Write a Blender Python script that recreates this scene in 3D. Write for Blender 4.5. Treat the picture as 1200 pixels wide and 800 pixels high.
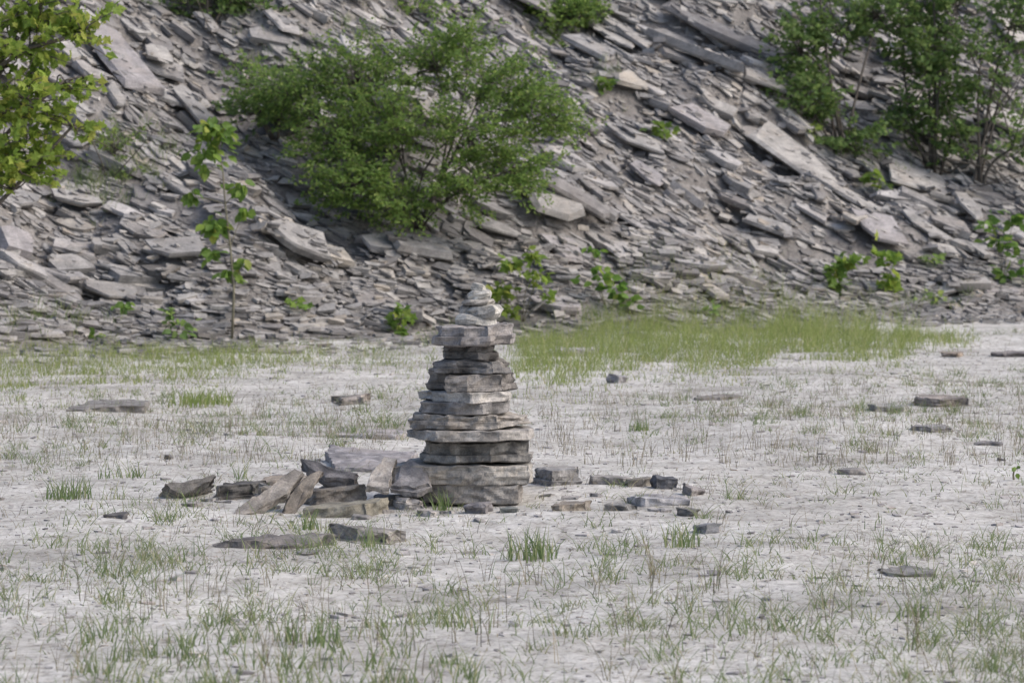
import bpy, math, random
import numpy as np
from mathutils import Vector, Matrix, noise

for o in list(bpy.data.objects):
    bpy.data.objects.remove(o, do_unlink=True)
SC = bpy.context.scene
COL = SC.collection
R = random.Random(7)
NR = np.random.default_rng(11)
rad = math.radians

# ------------------------------------------------------------------ camera, sky, sun, exposure
F, CAMH = 3403.0, 1.5                     # focal length in photo pixels, eye height
PITCH = math.atan(167.0 / F)
cam = bpy.data.cameras.new('camera')
cam.sensor_width = 36.0
cam.lens = 36.0 * F / 1200.0
cam.clip_end = 2000.0
cam.dof.use_dof = True
cam.dof.focus_distance = 14.3
cam.dof.aperture_fstop = 5.8
camo = bpy.data.objects.new('camera', cam)
COL.objects.link(camo)
camo.location = (0, 0, CAMH)
camo.rotation_euler = (math.pi / 2 - PITCH, 0, 0)
SC.camera = camo

SUN_AZ, SUN_EL = 104.0, 44.0              # degrees clockwise from +Y (the view direction)
w = bpy.data.worlds.new('World')
SC.world = w
w.use_nodes = True
nt = w.node_tree
bg = nt.nodes['Background']
sky = nt.nodes.new('ShaderNodeTexSky')
sky.sky_type = 'NISHITA'
sky.sun_disc = False
sky.sun_elevation = rad(SUN_EL)
sky.sun_rotation = rad(SUN_AZ)
sky.dust_density = 4.0
sky.ozone_density = 0.6
nt.links.new(sky.outputs[0], bg.inputs[0])
bg.inputs[1].default_value = 0.15
sun = bpy.data.lights.new('sun', 'SUN')
sun.energy = 1.05
sun.angle = rad(30)
sun.color = (1.0, 0.97, 0.92)
suno = bpy.data.objects.new('sun', sun)
COL.objects.link(suno)
sd = Vector((math.sin(rad(SUN_AZ)) * math.cos(rad(SUN_EL)), math.cos(rad(SUN_AZ)) * math.cos(rad(SUN_EL)), math.sin(rad(SUN_EL))))
suno.rotation_euler = sd.to_track_quat('Z', 'Y').to_euler()
suno.location = (10, -5, 20)
SC.view_settings.view_transform = 'Standard'
SC.view_settings.look = 'None'
SC.view_settings.gamma = 1.0
SC.view_settings.use_curve_mapping = False
SC.view_settings.exposure = 0.50

# ------------------------------------------------------------------ helpers: objects and meshes
def tag(o, label=None, cat=None, group=None, kind=None):
    if label: o['label'] = label
    if cat: o['category'] = cat
    if group: o['group'] = group
    if kind: o['kind'] = kind
    return o

def link(name, data, mat=None, parent=None, color=None):
    o = bpy.data.objects.new(name, data)
    COL.objects.link(o)
    if parent is not None: o.parent = parent
    if mat is not None and data is not None and len(data.materials) == 0:
        data.materials.append(mat)
    if color is not None: o.color = (*color, 1.0)
    return o

def empty(name, loc=(0, 0, 0)):
    o = bpy.data.objects.new(name, None)
    o.empty_display_size = 0.1
    COL.objects.link(o)
    o.location = loc
    return o

def tri_mesh(name, V, T, smooth=False):
    V = np.asarray(V, dtype=np.float32); T = np.asarray(T, dtype=np.int32)
    me = bpy.data.meshes.new(name)
    me.vertices.add(len(V)); me.vertices.foreach_set('co', V.ravel())
    me.loops.add(T.size); me.loops.foreach_set('vertex_index', T.ravel())
    me.polygons.add(len(T))
    me.polygons.foreach_set('loop_start', np.arange(0, T.size, 3, dtype=np.int32))
    me.polygons.foreach_set('loop_total', np.full(len(T), 3, dtype=np.int32))
    if smooth: me.polygons.foreach_set('use_smooth', np.ones(len(T), dtype=bool))
    me.update(calc_edges=True)
    if not smooth: me.shade_flat()
    return me

class Soup:
    """collects triangles of many small pieces"""
    def __init__(self): self.V = []; self.T = []; self.n = 0
    def add(self, V, T):
        self.V.append(np.asarray(V, dtype=np.float32)); self.T.append(np.asarray(T, dtype=np.int32) + self.n); self.n += len(V)
    def mesh(self, name, smooth=False):
        return tri_mesh(name, np.concatenate(self.V), np.concatenate(self.T), smooth)

def tube(soup, pts, r0, r1, sides=6):
    P = np.array([list(p) for p in pts], dtype=float); n = len(P)
    D = np.gradient(P, axis=0); D /= np.linalg.norm(D, axis=1)[:, None] + 1e-9
    A = np.cross(D, np.array([0.31, 0.9, 0.27])); A /= np.linalg.norm(A, axis=1)[:, None] + 1e-9
    B = np.cross(D, A)
    rr = np.linspace(r0, r1, n)
    an = np.arange(sides) / sides * 2 * math.pi
    V = (P[:, None] + rr[:, None, None] * (A[:, None] * np.cos(an)[None, :, None] + B[:, None] * np.sin(an)[None, :, None])).reshape(-1, 3)
    T = []
    for i in range(n - 1):
        for j in range(sides):
            a = i * sides + j; b = i * sides + (j + 1) % sides
            T += [(a, b, b + sides), (a, b + sides, a + sides)]
    k = (n - 1) * sides
    for j in range(1, sides - 1): T.append((k, k + j, k + j + 1)); T.append((0, j + 1, j))
    soup.add(V, T)

# ------------------------------------------------------------------ terrain functions
def sinfield(seed, n, wl0, wl1):
    g = np.random.default_rng(seed)
    wl = np.exp(g.uniform(math.log(wl0), math.log(wl1), n)); th = g.uniform(0, 2 * math.pi, n)
    return np.cos(th) * 2 * math.pi / wl, np.sin(th) * 2 * math.pi / wl, g.uniform(0, 6.28, n), wl
_g = sinfield(3, 26, 0.22, 4.0)
_h = sinfield(5, 22, 0.8, 6.0)
def field(fl, x, y, p=1.0):
    x = np.asarray(x, dtype=float); y = np.asarray(y, dtype=float)
    out = np.zeros(np.broadcast(x, y).shape)
    for kx, ky, ph, wl in zip(*fl): out = out + np.sin(kx * x + ky * y + ph) * wl ** p
    return out
def gz(x, y): return field(_g, x, y, 1.3) * 0.0022

ES = np.array([0.782, 0.623]); EQ = np.array([-0.623, 0.782]); P0 = np.array([0.0, 32.4])
TAN = math.tan(rad(33))
def sq(x, y): return (x - P0[0]) * ES[0] + (y - P0[1]) * ES[1], (x - P0[0]) * EQ[0] + (y - P0[1]) * EQ[1]
def xy(s, q): return P0[0] + s * ES[0] + q * EQ[0], P0[1] + s * ES[1] + q * EQ[1]
def hill_sq(s, q):
    s = np.asarray(s, dtype=float); q = np.asarray(q, dtype=float)
    q2 = q + 0.35 * np.sin(s * 0.55 + 1.0) + 0.15 * np.sin(s * 1.7)
    k = 0.45
    up = k * np.log1p(np.exp(np.clip(q2 / k, -40, 40)))          # soft toe
    crest = 16.0
    up = np.where(up > crest, crest + (1 - np.exp(-(up - crest) / 4)) * 2.5, up)
    z = TAN * up
    z = z + field(_h, s, q, 0.8) * 0.030 * np.clip(up / 1.5, 0, 1)
    return z - 0.10 - 0.10 * np.clip(-q2, 0, 1)

SINP, COSP = math.sin(PITCH), math.cos(PITCH)
def ray(px, py):
    u = (px - 600) / F; v = (400 - py) / F
    return Vector((u, COSP + v * SINP, -SINP + v * COSP))
def at(px, py, Y):
    d = ray(px, py); t = Y / d.y
    return Vector((d.x * t, Y, CAMH + d.z * t))
def on_ground(px, py, z=0.0):
    d = ray(px, py); t = (z - CAMH) / d.z
    return Vector((d.x * t, d.y * t, z))
def on_hill(px, py):
    d = ray(px, py)
    ts = np.arange(24.0, 80.0, .03)
    sa, qa = sq(d.x * ts, d.y * ts)
    hit = np.nonzero(CAMH + d.z * ts <= np.maximum(hill_sq(sa, qa), 0.0))[0]
    t = float(ts[hit[0]]) if len(hit) else 80.0
    return Vector((d.x * t, d.y * t, CAMH + d.z * t))

# ------------------------------------------------------------------ materials
def new_mat(name):
    m = bpy.data.materials.new(name); m.use_nodes = True
    nt = m.node_tree; b = nt.nodes['Principled BSDF']
    return m, nt, b
def N(nt, t, **kw):
    n = nt.nodes.new(t)
    for k, v in kw.items(): setattr(n, k, v)
    return n
def noise_n(nt, co, scale, detail=6, rough=0.6, dist=0.0):
    n = N(nt, 'ShaderNodeTexNoise'); n.inputs['Scale'].default_value = scale; n.inputs['Detail'].default_value = detail
    n.inputs['Roughness'].default_value = rough; n.inputs['Distortion'].default_value = dist
    nt.links.new(co, n.inputs['Vector']); return n
def ramp(nt, fac, stops, mode='LINEAR'):
    r = N(nt, 'ShaderNodeValToRGB'); r.color_ramp.interpolation = mode
    e = r.color_ramp.elements
    while len(e) < len(stops): e.new(0.5)
    for el, (p, c) in zip(e, stops):
        el.position = p; el.color = (*c, 1) if len(c) == 3 else c
    nt.links.new(fac, r.inputs[0]); return r
def mix(nt, fac, a, b, mode='MIX'):
    m = N(nt, 'ShaderNodeMix', data_type='RGBA', blend_type=mode)
    for s, v in ((m.inputs[0], fac), (m.inputs[6], a), (m.inputs[7], b)):
        if hasattr(v, 'links'): nt.links.new(v, s)
        else: s.default_value = v if not isinstance(v, tuple) or len(v) == 4 else (*v, 1)
    return m.outputs[2]
def mapping(nt, co, scale):
    m = N(nt, 'ShaderNodeMapping'); m.inputs['Scale'].default_value = scale; nt.links.new(co, m.inputs[0]); return m.outputs[0]
def bump(nt, b, hts):
    prev = None
    for h, st, di in hts:
        n = N(nt, 'ShaderNodeBump'); n.inputs['Strength'].default_value = st; n.inputs['Distance'].default_value = di
        nt.links.new(h, n.inputs['Height'])
        if prev: nt.links.new(prev, n.inputs['Normal'])
        prev = n.outputs[0]
    nt.links.new(prev, b.inputs['Normal'])

def rock_material(name, dark, mid, pale, warm, sc=1.0, streak=0.8):
    m, nt, b = new_mat(name)
    geo = N(nt, 'ShaderNodeNewGeometry'); co = geo.outputs['Position']; oi = N(nt, 'ShaderNodeObjectInfo')
    n1 = noise_n(nt, co, 5.0 * sc, 8, 0.62, 0.4)
    base = ramp(nt, n1.outputs[0], [(0.30, dark), (0.48, mid), (0.66, pale)])
    n2 = noise_n(nt, co, 2.2 * sc, 5, 0.6, 0.8)
    wf = ramp(nt, n2.outputs[0], [(0.50, (0, 0, 0)), (0.68, (1, 1, 1))])
    c = mix(nt, wf.outputs[0], base.outputs[0], warm)
    lay = noise_n(nt, mapping(nt, co, (3 * sc, 3 * sc, 60 * sc)), 1.0, 5, 0.65)       # bedding streaks
    lr = ramp(nt, lay.outputs[0], [(0.30, (0.66, 0.66, 0.66)), (0.55, (1, 1, 1)), (0.75, (1.16, 1.15, 1.13))])
    c = mix(nt, streak, c, lr.outputs[0], 'MULTIPLY')
    sp = noise_n(nt, co, 60 * sc, 4, 0.7)
    sr = ramp(nt, sp.outputs[0], [(0.32, (0.55, 0.55, 0.55)), (0.50, (1, 1, 1)), (0.70, (1.25, 1.24, 1.22))])
    c = mix(nt, 0.75, c, sr.outputs[0], 'MULTIPLY')
    ir = ramp(nt, geo.outputs['Random Per Island'], [(0.0, (0.55, 0.55, 0.56)), (0.2, (0.80, 0.79, 0.80)), (0.5, (1.0, 1.0, 1.01)), (0.75, (1.15, 1.14, 1.13)), (0.93, (1.38, 1.36, 1.33)), (0.97, (1.25, 1.19, 1.10)), (1.0, (1.1, 1.0, 0.88))])
    c = mix(nt, 1.0, c, ir.outputs[0], 'MULTIPLY')
    c = mix(nt, 1.0, c, oi.outputs['Color'], 'MULTIPLY')
    nt.links.new(c, b.inputs['Base Color'])
    b.inputs['Roughness'].default_value = 0.9
    b.inputs['Specular IOR Level'].default_value = 0.25
    bump(nt, b, [(n1.outputs[0], 0.5, 0.03 / sc), (lay.outputs[0], 0.55 * streak, 0.012 / sc), (sp.outputs[0], 0.5, 0.006 / sc)])
    return m
M_CAIRN = rock_material('weathered_shale', (0.100, 0.099, 0.100), (0.195, 0.192, 0.190), (0.355, 0.347, 0.338), (0.265, 0.250, 0.232), 2.0, 0.2)
M_SCREE = rock_material('scree_shale', (0.158, 0.156, 0.157), (0.252, 0.248, 0.247), (0.350, 0.343, 0.338), (0.285, 0.270, 0.255), 0.9, 0.6)

def ground_material():
    m, nt, b = new_mat('pale_silt')
    geo = N(nt, 'ShaderNodeNewGeometry'); co = geo.outputs['Position']
    n1 = noise_n(nt, co, 0.9, 7, 0.6, 0.5)
    base = ramp(nt, n1.outputs[0], [(0.34, (0.50, 0.490, 0.470)), (0.5, (0.59, 0.582, 0.563)), (0.66, (0.66, 0.654, 0.637))])
    n2 = noise_n(nt, co, 6.0, 6, 0.65, 0.6)
    dr = ramp(nt, n2.outputs[0], [(0.33, (0.52, 0.50, 0.47)), (0.45, (0.88, 0.87, 0.86)), (0.60, (1.06, 1.06, 1.06))])
    c = mix(nt, 0.8, base.outputs[0], dr.outputs[0], 'MULTIPLY')
    n3 = noise_n(nt, co, 30.0, 7, 0.78)
    sr = ramp(nt, n3.outputs[0], [(0.35, (0.36, 0.35, 0.33)), (0.46, (0.86, 0.855, 0.85)), (0.62, (1.06, 1.06, 1.06))])
    c = mix(nt, 0.9, c, sr.outputs[0], 'MULTIPLY')
    vo = N(nt, 'ShaderNodeTexVoronoi', feature='DISTANCE_TO_EDGE'); vo.inputs['Scale'].default_value = 9.0
    wv = mix(nt, 0.08, co, n2.outputs['Color'], 'ADD')
    nt.links.new(wv, vo.inputs['Vector'])
    cr = ramp(nt, vo.outputs['Distance'], [(0.0, (0.62, 0.60, 0.58)), (0.05, (1, 1, 1))])
    c = mix(nt, 0.6, c, cr.outputs[0], 'MULTIPLY')
    n4 = noise_n(nt, mapping(nt, co, (.5, 1.0, 1)), 1.1, 5, 0.6, 0.7)                     # greyer, damper patches
    pr = ramp(nt, n4.outputs[0], [(0.50, (1, 1, 1)), (0.66, (0.70, 0.70, 0.69))])
    c = mix(nt, 0.9, c, pr.outputs[0], 'MULTIPLY')
    nt.links.new(c, b.inputs['Base Color'])
    b.inputs['Roughness'].default_value = 0.95
    b.inputs['Specular IOR Level'].default_value = 0.15
    bump(nt, b, [(n2.outputs[0], 0.6, 0.03), (cr.outputs[0], 0.4, 0.008), (n3.outputs[0], 0.7, 0.012)])
    return m
M_GROUND = ground_material()

def hill_material():
    m, nt, b = new_mat('scree_fines')
    geo = N(nt, 'ShaderNodeNewGeometry'); co = geo.outputs['Position']
    n1 = noise_n(nt, co, 2.0, 8, 0.65)
    base = ramp(nt, n1.outputs[0], [(0.32, (0.13, 0.123, 0.12)), (0.5, (0.22, 0.208, 0.20)), (0.68, (0.30, 0.285, 0.275))])
    n2 = noise_n(nt, co, 22.0, 6, 0.7)
    sr = ramp(nt, n2.outputs[0], [(0.3, (0.45, 0.45, 0.45)), (0.5, (1, 1, 1)), (0.7, (1.3, 1.3, 1.3))])
    c = mix(nt, 0.9, base.outputs[0], sr.outputs[0], 'MULTIPLY')
    nt.links.new(c, b.inputs['Base Color']); b.inputs['Roughness'].default_value = 0.95
    bump(nt, b, [(n1.outputs[0], 0.6, 0.1), (n2.outputs[0], 0.9, 0.04)])
    return m
M_HILL = hill_material()

def leaf_material(name, stops, trans=0.3, rough=0.55):
    m, nt, b = new_mat(name)
    geo = N(nt, 'ShaderNodeNewGeometry'); oi = N(nt, 'ShaderNodeObjectInfo')
    ad = N(nt, 'ShaderNodeMath', operation='ADD'); nt.links.new(geo.outputs['Random Per Island'], ad.inputs[0]); nt.links.new(oi.outputs['Random'], ad.inputs[1])
    fr = N(nt, 'ShaderNodeMath', operation='FRACT'); nt.links.new(ad.outputs[0], fr.inputs[0])
    r = ramp(nt, fr.outputs[0], stops)
    c = mix(nt, 1.0, r.outputs[0], oi.outputs['Color'], 'MULTIPLY')
    nt.links.new(c, b.inputs['Base Color']); b.inputs['Roughness'].default_value = rough
    b.inputs['Specular IOR Level'].default_value = 0.3
    tr = N(nt, 'ShaderNodeBsdfTranslucent'); nt.links.new(c, tr.inputs[0])
    ms = N(nt, 'ShaderNodeMixShader'); ms.inputs[0].default_value = trans
    out = nt.nodes['Material Output']
    nt.links.new(b.outputs[0], ms.inputs[1]); nt.links.new(tr.outputs[0], ms.inputs[2]); nt.links.new(ms.outputs[0], out.inputs[0])
    return m
M_SHRUB = leaf_material('shrub_leaf', [(0, (0.12, 0.205, 0.052)), (0.5, (0.175, 0.28, 0.070)), (0.8, (0.235, 0.34, 0.085)), (1, (0.32, 0.39, 0.11))], 0.55)
M_DARKLEAF = leaf_material('dark_shrub_leaf', [(0, (0.11, 0.185, 0.062)), (0.6, (0.16, 0.255, 0.08)), (1, (0.24, 0.32, 0.10))], 0.55)
M_BRIGHT = leaf_material('bright_leaf', [(0, (0.17, 0.26, 0.052)), (0.45, (0.25, 0.35, 0.068)), (0.85, (0.35, 0.43, 0.085)), (1, (0.45, 0.45, 0.11))], 0.58, 0.5)
M_SEED = leaf_material('seedling_leaf', [(0, (0.12, 0.21, 0.045)), (0.5, (0.165, 0.275, 0.055)), (0.9, (0.23, 0.33, 0.065)), (1, (0.30, 0.34, 0.07))], 0.5, 0.5)
M_GRASS = leaf_material('green_grass', [(0, (0.125, 0.18, 0.075)), (0.45, (0.18, 0.245, 0.10)), (0.75, (0.26, 0.31, 0.14)), (1, (0.45, 0.42, 0.26))], 0.45, 0.6)
M_BAND = leaf_material('meadow_grass', [(0, (0.19, 0.25, 0.075)), (0.5, (0.26, 0.325, 0.095)), (0.85, (0.34, 0.38, 0.14)), (1, (0.46, 0.42, 0.24))], 0.45, 0.6)
M_STRAW = leaf_material('dry_straw', [(0, (0.10, 0.085, 0.06)), (0.35, (0.17, 0.145, 0.10)), (0.7, (0.25, 0.23, 0.14)), (1, (0.34, 0.29, 0.20))], 0.15, 0.7)

def bark_material(name, a, c2):
    m, nt, b = new_mat(name)
    geo = N(nt, 'ShaderNodeNewGeometry')
    n = noise_n(nt, mapping(nt, geo.outputs['Position'], (40, 40, 8)), 1.0, 5, 0.6)
    r = ramp(nt, n.outputs[0], [(0.3, a), (0.7, c2)])
    nt.links.new(r.outputs[0], b.inputs['Base Color']); b.inputs['Roughness'].default_value = 0.9
    bump(nt, b, [(n.outputs[0], 0.5, 0.01)])
    return m
M_BARK = bark_material('grey_brown_bark', (0.05, 0.042, 0.035), (0.13, 0.115, 0.10))
M_STEM = bark_material('pale_green_stem', (0.13, 0.12, 0.085), (0.22, 0.21, 0.15))

# ------------------------------------------------------------------ the ground
def axis(lo, hi, a, b, d):
    core = list(np.arange(lo, hi + d / 2, d)); out = []
    x, st = lo, d
    while x > a: st *= 1.5; x -= st; out.append(max(x, a))
    left = out[::-1]; out = []
    x, st = core[-1], d
    while x < b: st *= 1.5; x += st; out.append(min(x, b))
    return np.array(left + core + out)
gx = axis(-6.5, 7.5, -500, 500, 0.075); gy = axis(7.5, 42, -300, 900, 0.075)
GX, GY = np.meshgrid(gx, gy)
fade = np.clip(1.6 - np.maximum(np.abs(GX) - 8, 0) * 0.2 - np.maximum(np.abs(GY - 24) - 20, 0) * 0.2, 0, 1)
V = np.stack([GX, GY, gz(GX, GY) * fade], -1).reshape(-1, 3)
def grid_tris(nx, ny):
    i = (np.arange(ny - 1)[:, None] * nx + np.arange(nx - 1)[None]).ravel()
    return np.concatenate([np.stack([i, i + 1, i + nx + 1], 1), np.stack([i, i + nx + 1, i + nx], 1)])
ground = link('ground', tri_mesh('ground', V, grid_tris(len(gx), len(gy)), True), M_GROUND)
tag(ground, kind='structure')

# ------------------------------------------------------------------ the hillside
hs = axis(-9.5, 21.0, -70, 90, 0.14); hq = axis(-1.6, 12.0, -4, 45, 0.14)
HS, HQ = np.meshgrid(hs, hq)
HX, HY = xy(HS, HQ)
hillside = link('hillside', tri_mesh('hillside', np.stack([HX, HY, hill_sq(HS, HQ)], -1).reshape(-1, 3), grid_tris(len(hs), len(hq)), True), M_HILL)
tag(hillside, kind='structure')

# ------------------------------------------------------------------ rock slab generators
def cut_poly(g, ncut):
    sk = g.uniform(-.35, .35)
    pts = [(-1 + sk * .5, -1), (1 + sk * .5, -1), (1 - sk * .5, 1), (-1 - sk * .5, 1)]
    for _ in range(ncut):
        a = g.uniform(0, 2 * math.pi); nx_, ny_ = math.cos(a), math.sin(a); d = g.uniform(.62, 1.05)
        out = []
        for i in range(len(pts)):
            p, q = pts[i], pts[(i + 1) % len(pts)]
            dp, dq = p[0] * nx_ + p[1] * ny_ - d, q[0] * nx_ + q[1] * ny_ - d
            if dp <= 0: out.append(p)
            if dp * dq < 0:
                t = dp / (dp - dq); out.append((p[0] + (q[0] - p[0]) * t, p[1] + (q[1] - p[1]) * t))
        if len(out) > 3: pts = out
    return pts
def slab_unit(seed, ncut=3, rings=3):
    """angular broken slab, fits [-1,1]^3: a rectangle with corners broken off; under 50 triangles"""
    g = random.Random(seed)
    pts = cut_poly(g, ncut)
    n = len(pts); V, T = [], []
    tx, ty = g.uniform(-0.35, 0.35), g.uniform(-0.35, 0.35)
    levs = [(-1, g.uniform(.80, .98)), (1, g.uniform(.92, 1))] if rings == 2 else [(-1, g.uniform(.80, .95)), (g.uniform(-.4, .5), g.uniform(.95, 1.03)), (1, g.uniform(.88, 1))]
    for lev, (z, ins) in enumerate(levs):
        for x, y in pts:
            k = ins * (1 + g.uniform(-.05, .05))
            V.append((x * k, y * k, z + g.uniform(-.15, .15) + (tx * x + ty * y if lev == len(levs) - 1 else 0)))
    for l in range(len(levs) - 1):
        for j in range(n):
            a = l * n + j; b = l * n + (j + 1) % n
            T += [(a, b, b + n), (a, b + n, a + n)]
    k = (len(levs) - 1) * n
    for j in range(1, n - 1): T.append((0, j + 1, j)); T.append((k, k + j, k + j + 1))
    return np.array(V), np.array(T)
UNITS = [slab_unit(100 + i, 2 + i % 4) for i in range(32)]
CHIPS = [slab_unit(300 + i, 1 + i % 3, 2) for i in range(20)]

def detailed_slab(seed, front, back, z0, z1, taper=None, lam=5, rough=1.0, topvar=0.012, res=0.022, curve=None):
    """a broken shale slab in metres. front: [(x, depth)] left to right (+depth is towards the viewer, -Y);
    back: [(x, depth)] right to left. Laminated, chipped sides; taper(x01) scales the thickness from the top."""
    poly = [(x, -d) for x, d in front] + [(x, -d) for x, d in back]
    P = []
    for i in range(len(poly)):
        a, b = poly[i], poly[(i + 1) % len(poly)]
        L = math.hypot(b[0] - a[0], b[1] - a[1]); k = max(1, int(L / res))
        for j in range(k):
            P.append((a[0] + (b[0] - a[0]) * j / k, a[1] + (b[1] - a[1]) * j / k))
    n = len(P); P = np.array(P); c = P.mean(0)
    x0, x1 = P[:, 0].min(), P[:, 0].max()
    nx_ = np.roll(P, -1, 0) - np.roll(P, 1, 0); nrm = np.stack([nx_[:, 1], -nx_[:, 0]], 1); nrm /= np.linalg.norm(nrm, axis=1)[:, None] + 1e-9
    g = random.Random(seed)
    H = z1 - z0
    rings = []
    def nz(v, s_): return noise.noise(Vector(v) * s_ + Vector((seed * 3.7, seed * 1.3, 0)))
    ledge = g.uniform(.3, .75); ldep = g.choice((.004, .012, .022)) * rough * (lam > 2)
    lev = [(0.0, -.024), (.05, -.007), (.11, 0), (.28, 0), (.38, 0), (.48, 0), (.58, 0), (.68, 0), (ledge - .01, 0), (ledge + .01, 0), (.78, 0), (.88, 0), (.97, 0), (1.0, -.003)]
    lev.sort()
    for li, (z, ins) in enumerate(lev):
        ring = []
        for k in range(n):
            x, y = P[k]
            d = ins + .014 * rough * nz((x, y, z * H), 5) - .030 * rough * abs(nz((x, y, z * H * 2.2), 9)) + .012 * rough * nz((x, y, z * H * 1.6 + .3), 21) + .005 * rough * nz((x, y, z * H * 1.4), 48)
            if z > ledge: d -= ldep * (1 + nz((x, y, 4), 8))
            t = (x - x0) / (x1 - x0)
            tp = taper(t) if taper else 1.0
            cv = curve(t) if curve else 0.0
            zz = z0 + H * z * tp + cv
            zz += (topvar * nz((x, y, 3), 6) + topvar * .8 * nz((x, y, 5), 20)) * (z ** 2) + topvar * 0.9 * nz((x, y, 9), 7) * (1 - z) ** 2
            ring.append((x + nrm[k, 0] * d, y + nrm[k, 1] * d, zz))
        rings.append(ring)
    V = [v for r_ in rings for v in r_]; T = []
    for l in range(len(rings) - 1):
        for j in range(n):
            a = l * n + j; b = l * n + (j + 1) % n
            T += [(a, b, b + n), (a, b + n, a + n)]
    base = (len(rings) - 1) * n
    prev = base
    for f in (0.78, 0.45):                                        # the top, with a little relief
        st = len(V)
        for k in range(n):
            v = rings[-1][k]
            x = c[0] + (v[0] - c[0]) * f; y = c[1] + (v[1] - c[1]) * f
            t = (x - x0) / (x1 - x0); tp = taper(t) if taper else 1.0; cv = curve(t) if curve else 0.0
            V.append((x, y, z0 + H * tp + cv + topvar * nz((x, y, 3), 6) + topvar * .8 * nz((x, y, 5), 20)))
        for j in range(n):
            a = prev + j; b = prev + (j + 1) % n; d = st + (j + 1) % n; e = st + j
            T += [(a, b, d), (a, d, e)]
        prev = st
    V.append((c[0], c[1], V[prev][2] * 0.5 + V[prev + n // 2][2] * 0.5)); ci = len(V) - 1
    for j in range(n): T.append((prev + j, prev + (j + 1) % n, ci))
    V.append((c[0], c[1], rings[0][0][2])); cb = len(V) - 1
    for j in range(n): T.append(((j + 1) % n, j, cb))
    return np.array(V), np.array(T)

# ------------------------------------------------------------------ the scree: slabs settled one on another
CS = 0.045
S0, S1, Q0, Q1 = -8.0, 20.5, -2.8, 10.0
ns, nq = int((S1 - S0) / CS), int((Q1 - Q0) / CS)
cs = S0 + (np.arange(ns) + .5) * CS; cq = Q0 + (np.arange(nq) + .5) * CS
CSg, CQg = np.meshgrid(cs, cq, indexing='ij')
HM = np.maximum(hill_sq(CSg, CQg), 0.0)
DOWN = Vector((-EQ[0], -EQ[1], 0))

def settle(s, q, a, b, t, yaw, tilt, sink=0.55, relax=0.6):
    """rest a slab of half sizes a,b,t on the height map; returns its matrix and raises the map"""
    r_ = max(a, b)
    i0, i1 = max(0, int((s - r_ - S0) / CS)), min(ns, int((s + r_ - S0) / CS) + 1)
    j0, j1 = max(0, int((q - r_ - Q0) / CS)), min(nq, int((q + r_ - Q0) / CS) + 1)
    if i1 - i0 < 1 or j1 - j0 < 1: return None
    ds = CSg[i0:i1, j0:j1] - s; dq = CQg[i0:i1, j0:j1] - q
    c, sn = math.cos(yaw), math.sin(yaw)                          # yaw in the (s, -q) plane: 0 along strike, 90 downhill
    u = ds * c - dq * sn * 1.15; v = ds * sn + dq * c * 1.15
    m = (np.abs(u / a) ** 3 + np.abs(v / b) ** 3) < 1.0
    h = HM[i0:i1, j0:j1]
    if m.sum() < 4:
        z = float(h.mean()); gs = 0.0; gq = TAN * 0.8 if q > 0 else 0.1
    else:
        A = np.stack([ds[m], dq[m], np.ones(m.sum())], 1)
        sol, *_ = np.linalg.lstsq(A, h[m], rcond=None)
        gs, gq, z = float(sol[0]), float(sol[1]), float(sol[2])
    kq = min(max((q - .2) / 1.6, 0), 1)
    gs = gs * (1 - relax) - relax * .20 * kq; gq = gq * (1 - relax) + relax * (.14 + .39 * kq)
    gs += tilt[0]; gq += tilt[1]
    if m.sum() >= 4:
        z = float(np.quantile(h[m] - gs * ds[m] - gq * dq[m], sink))
    gx_, gy_ = gs * ES[0] + gq * EQ[0], gs * ES[1] + gq * EQ[1]
    n = Vector((-gx_, -gy_, 1)).normalized()
    d = Vector((ES[0] * c - EQ[0] * sn, ES[1] * c - EQ[1] * sn, 0))
    X = (d - n * d.dot(n)).normalized(); Y = n.cross(X)
    x, y = xy(s, q)
    p = Vector((x, y, z)) + n * t * 0.75
    if m.any():
        top = z + gs * ds + gq * dq + 1.6 * t
        h[m] = np.maximum(h[m], top[m])
    return Matrix(((X.x, Y.x, n.x, p.x), (X.y, Y.y, n.y, p.y), (X.z, Y.z, n.z, p.z), (0, 0, 0, 1)))

def mean_yaw(q, g):
    k = min(max((q - 0.3) / 3.2, 0), 1)
    return rad(g.gauss(16 + 46 * k, 19))
def put_soup(soup, unit, M, a, b, t):
    V, T = unit
    A = np.array(M)
    soup.add((V * (a, b, t)) @ A[:3, :3].T + A[:3, 3], T)
def in_view(s, q, pad=60):
    x, y = xy(s, q); z = max(float(hill_sq(s, q)), 0)
    dz = z - CAMH; dep = y * COSP - dz * SINP; up = dz * COSP + y * SINP
    px = 600 + F * x / dep; py = 400 - F * up / dep
    return -pad < px < 1200 + pad and -pad - 40 < py < 800
rub = Soup()
g = random.Random(21)
def scatter(count, lo, hi, pw, soup, sinkr, tiltsd, units, qlo=-0.35, qhi=Q1 - .3):
    done = 0; tries = 0
    while done < count and tries < count * 30:
        tries += 1
        s = g.uniform(S0 + .3, S1 - .3); q = g.uniform(qlo, qhi)
        if not in_view(s, q, 120): continue
        if q < 0.15 and g.random() < 0.5 - .22 * q: continue
        dep = xy(s, q)[1] / 33.0
        a = lo * (hi / lo) ** (g.random() ** pw) * (0.55 + 0.45 * dep)
        b = a * g.uniform(0.25, 0.7); t = min(max(a * g.uniform(0.06, 0.22), 0.006), 0.06)
        M_ = settle(s, q, a, b, t, mean_yaw(q, g), (g.gauss(0, tiltsd), g.gauss(0, tiltsd)), g.uniform(*sinkr))
        if M_ is None: continue
        put_soup(soup, g.choice(units), M_, a, b, t); done += 1
scatter(3600, 0.07, 0.30, 1.7, rub, (0.3, 0.6), 0.10, UNITS, -0.7)
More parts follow.
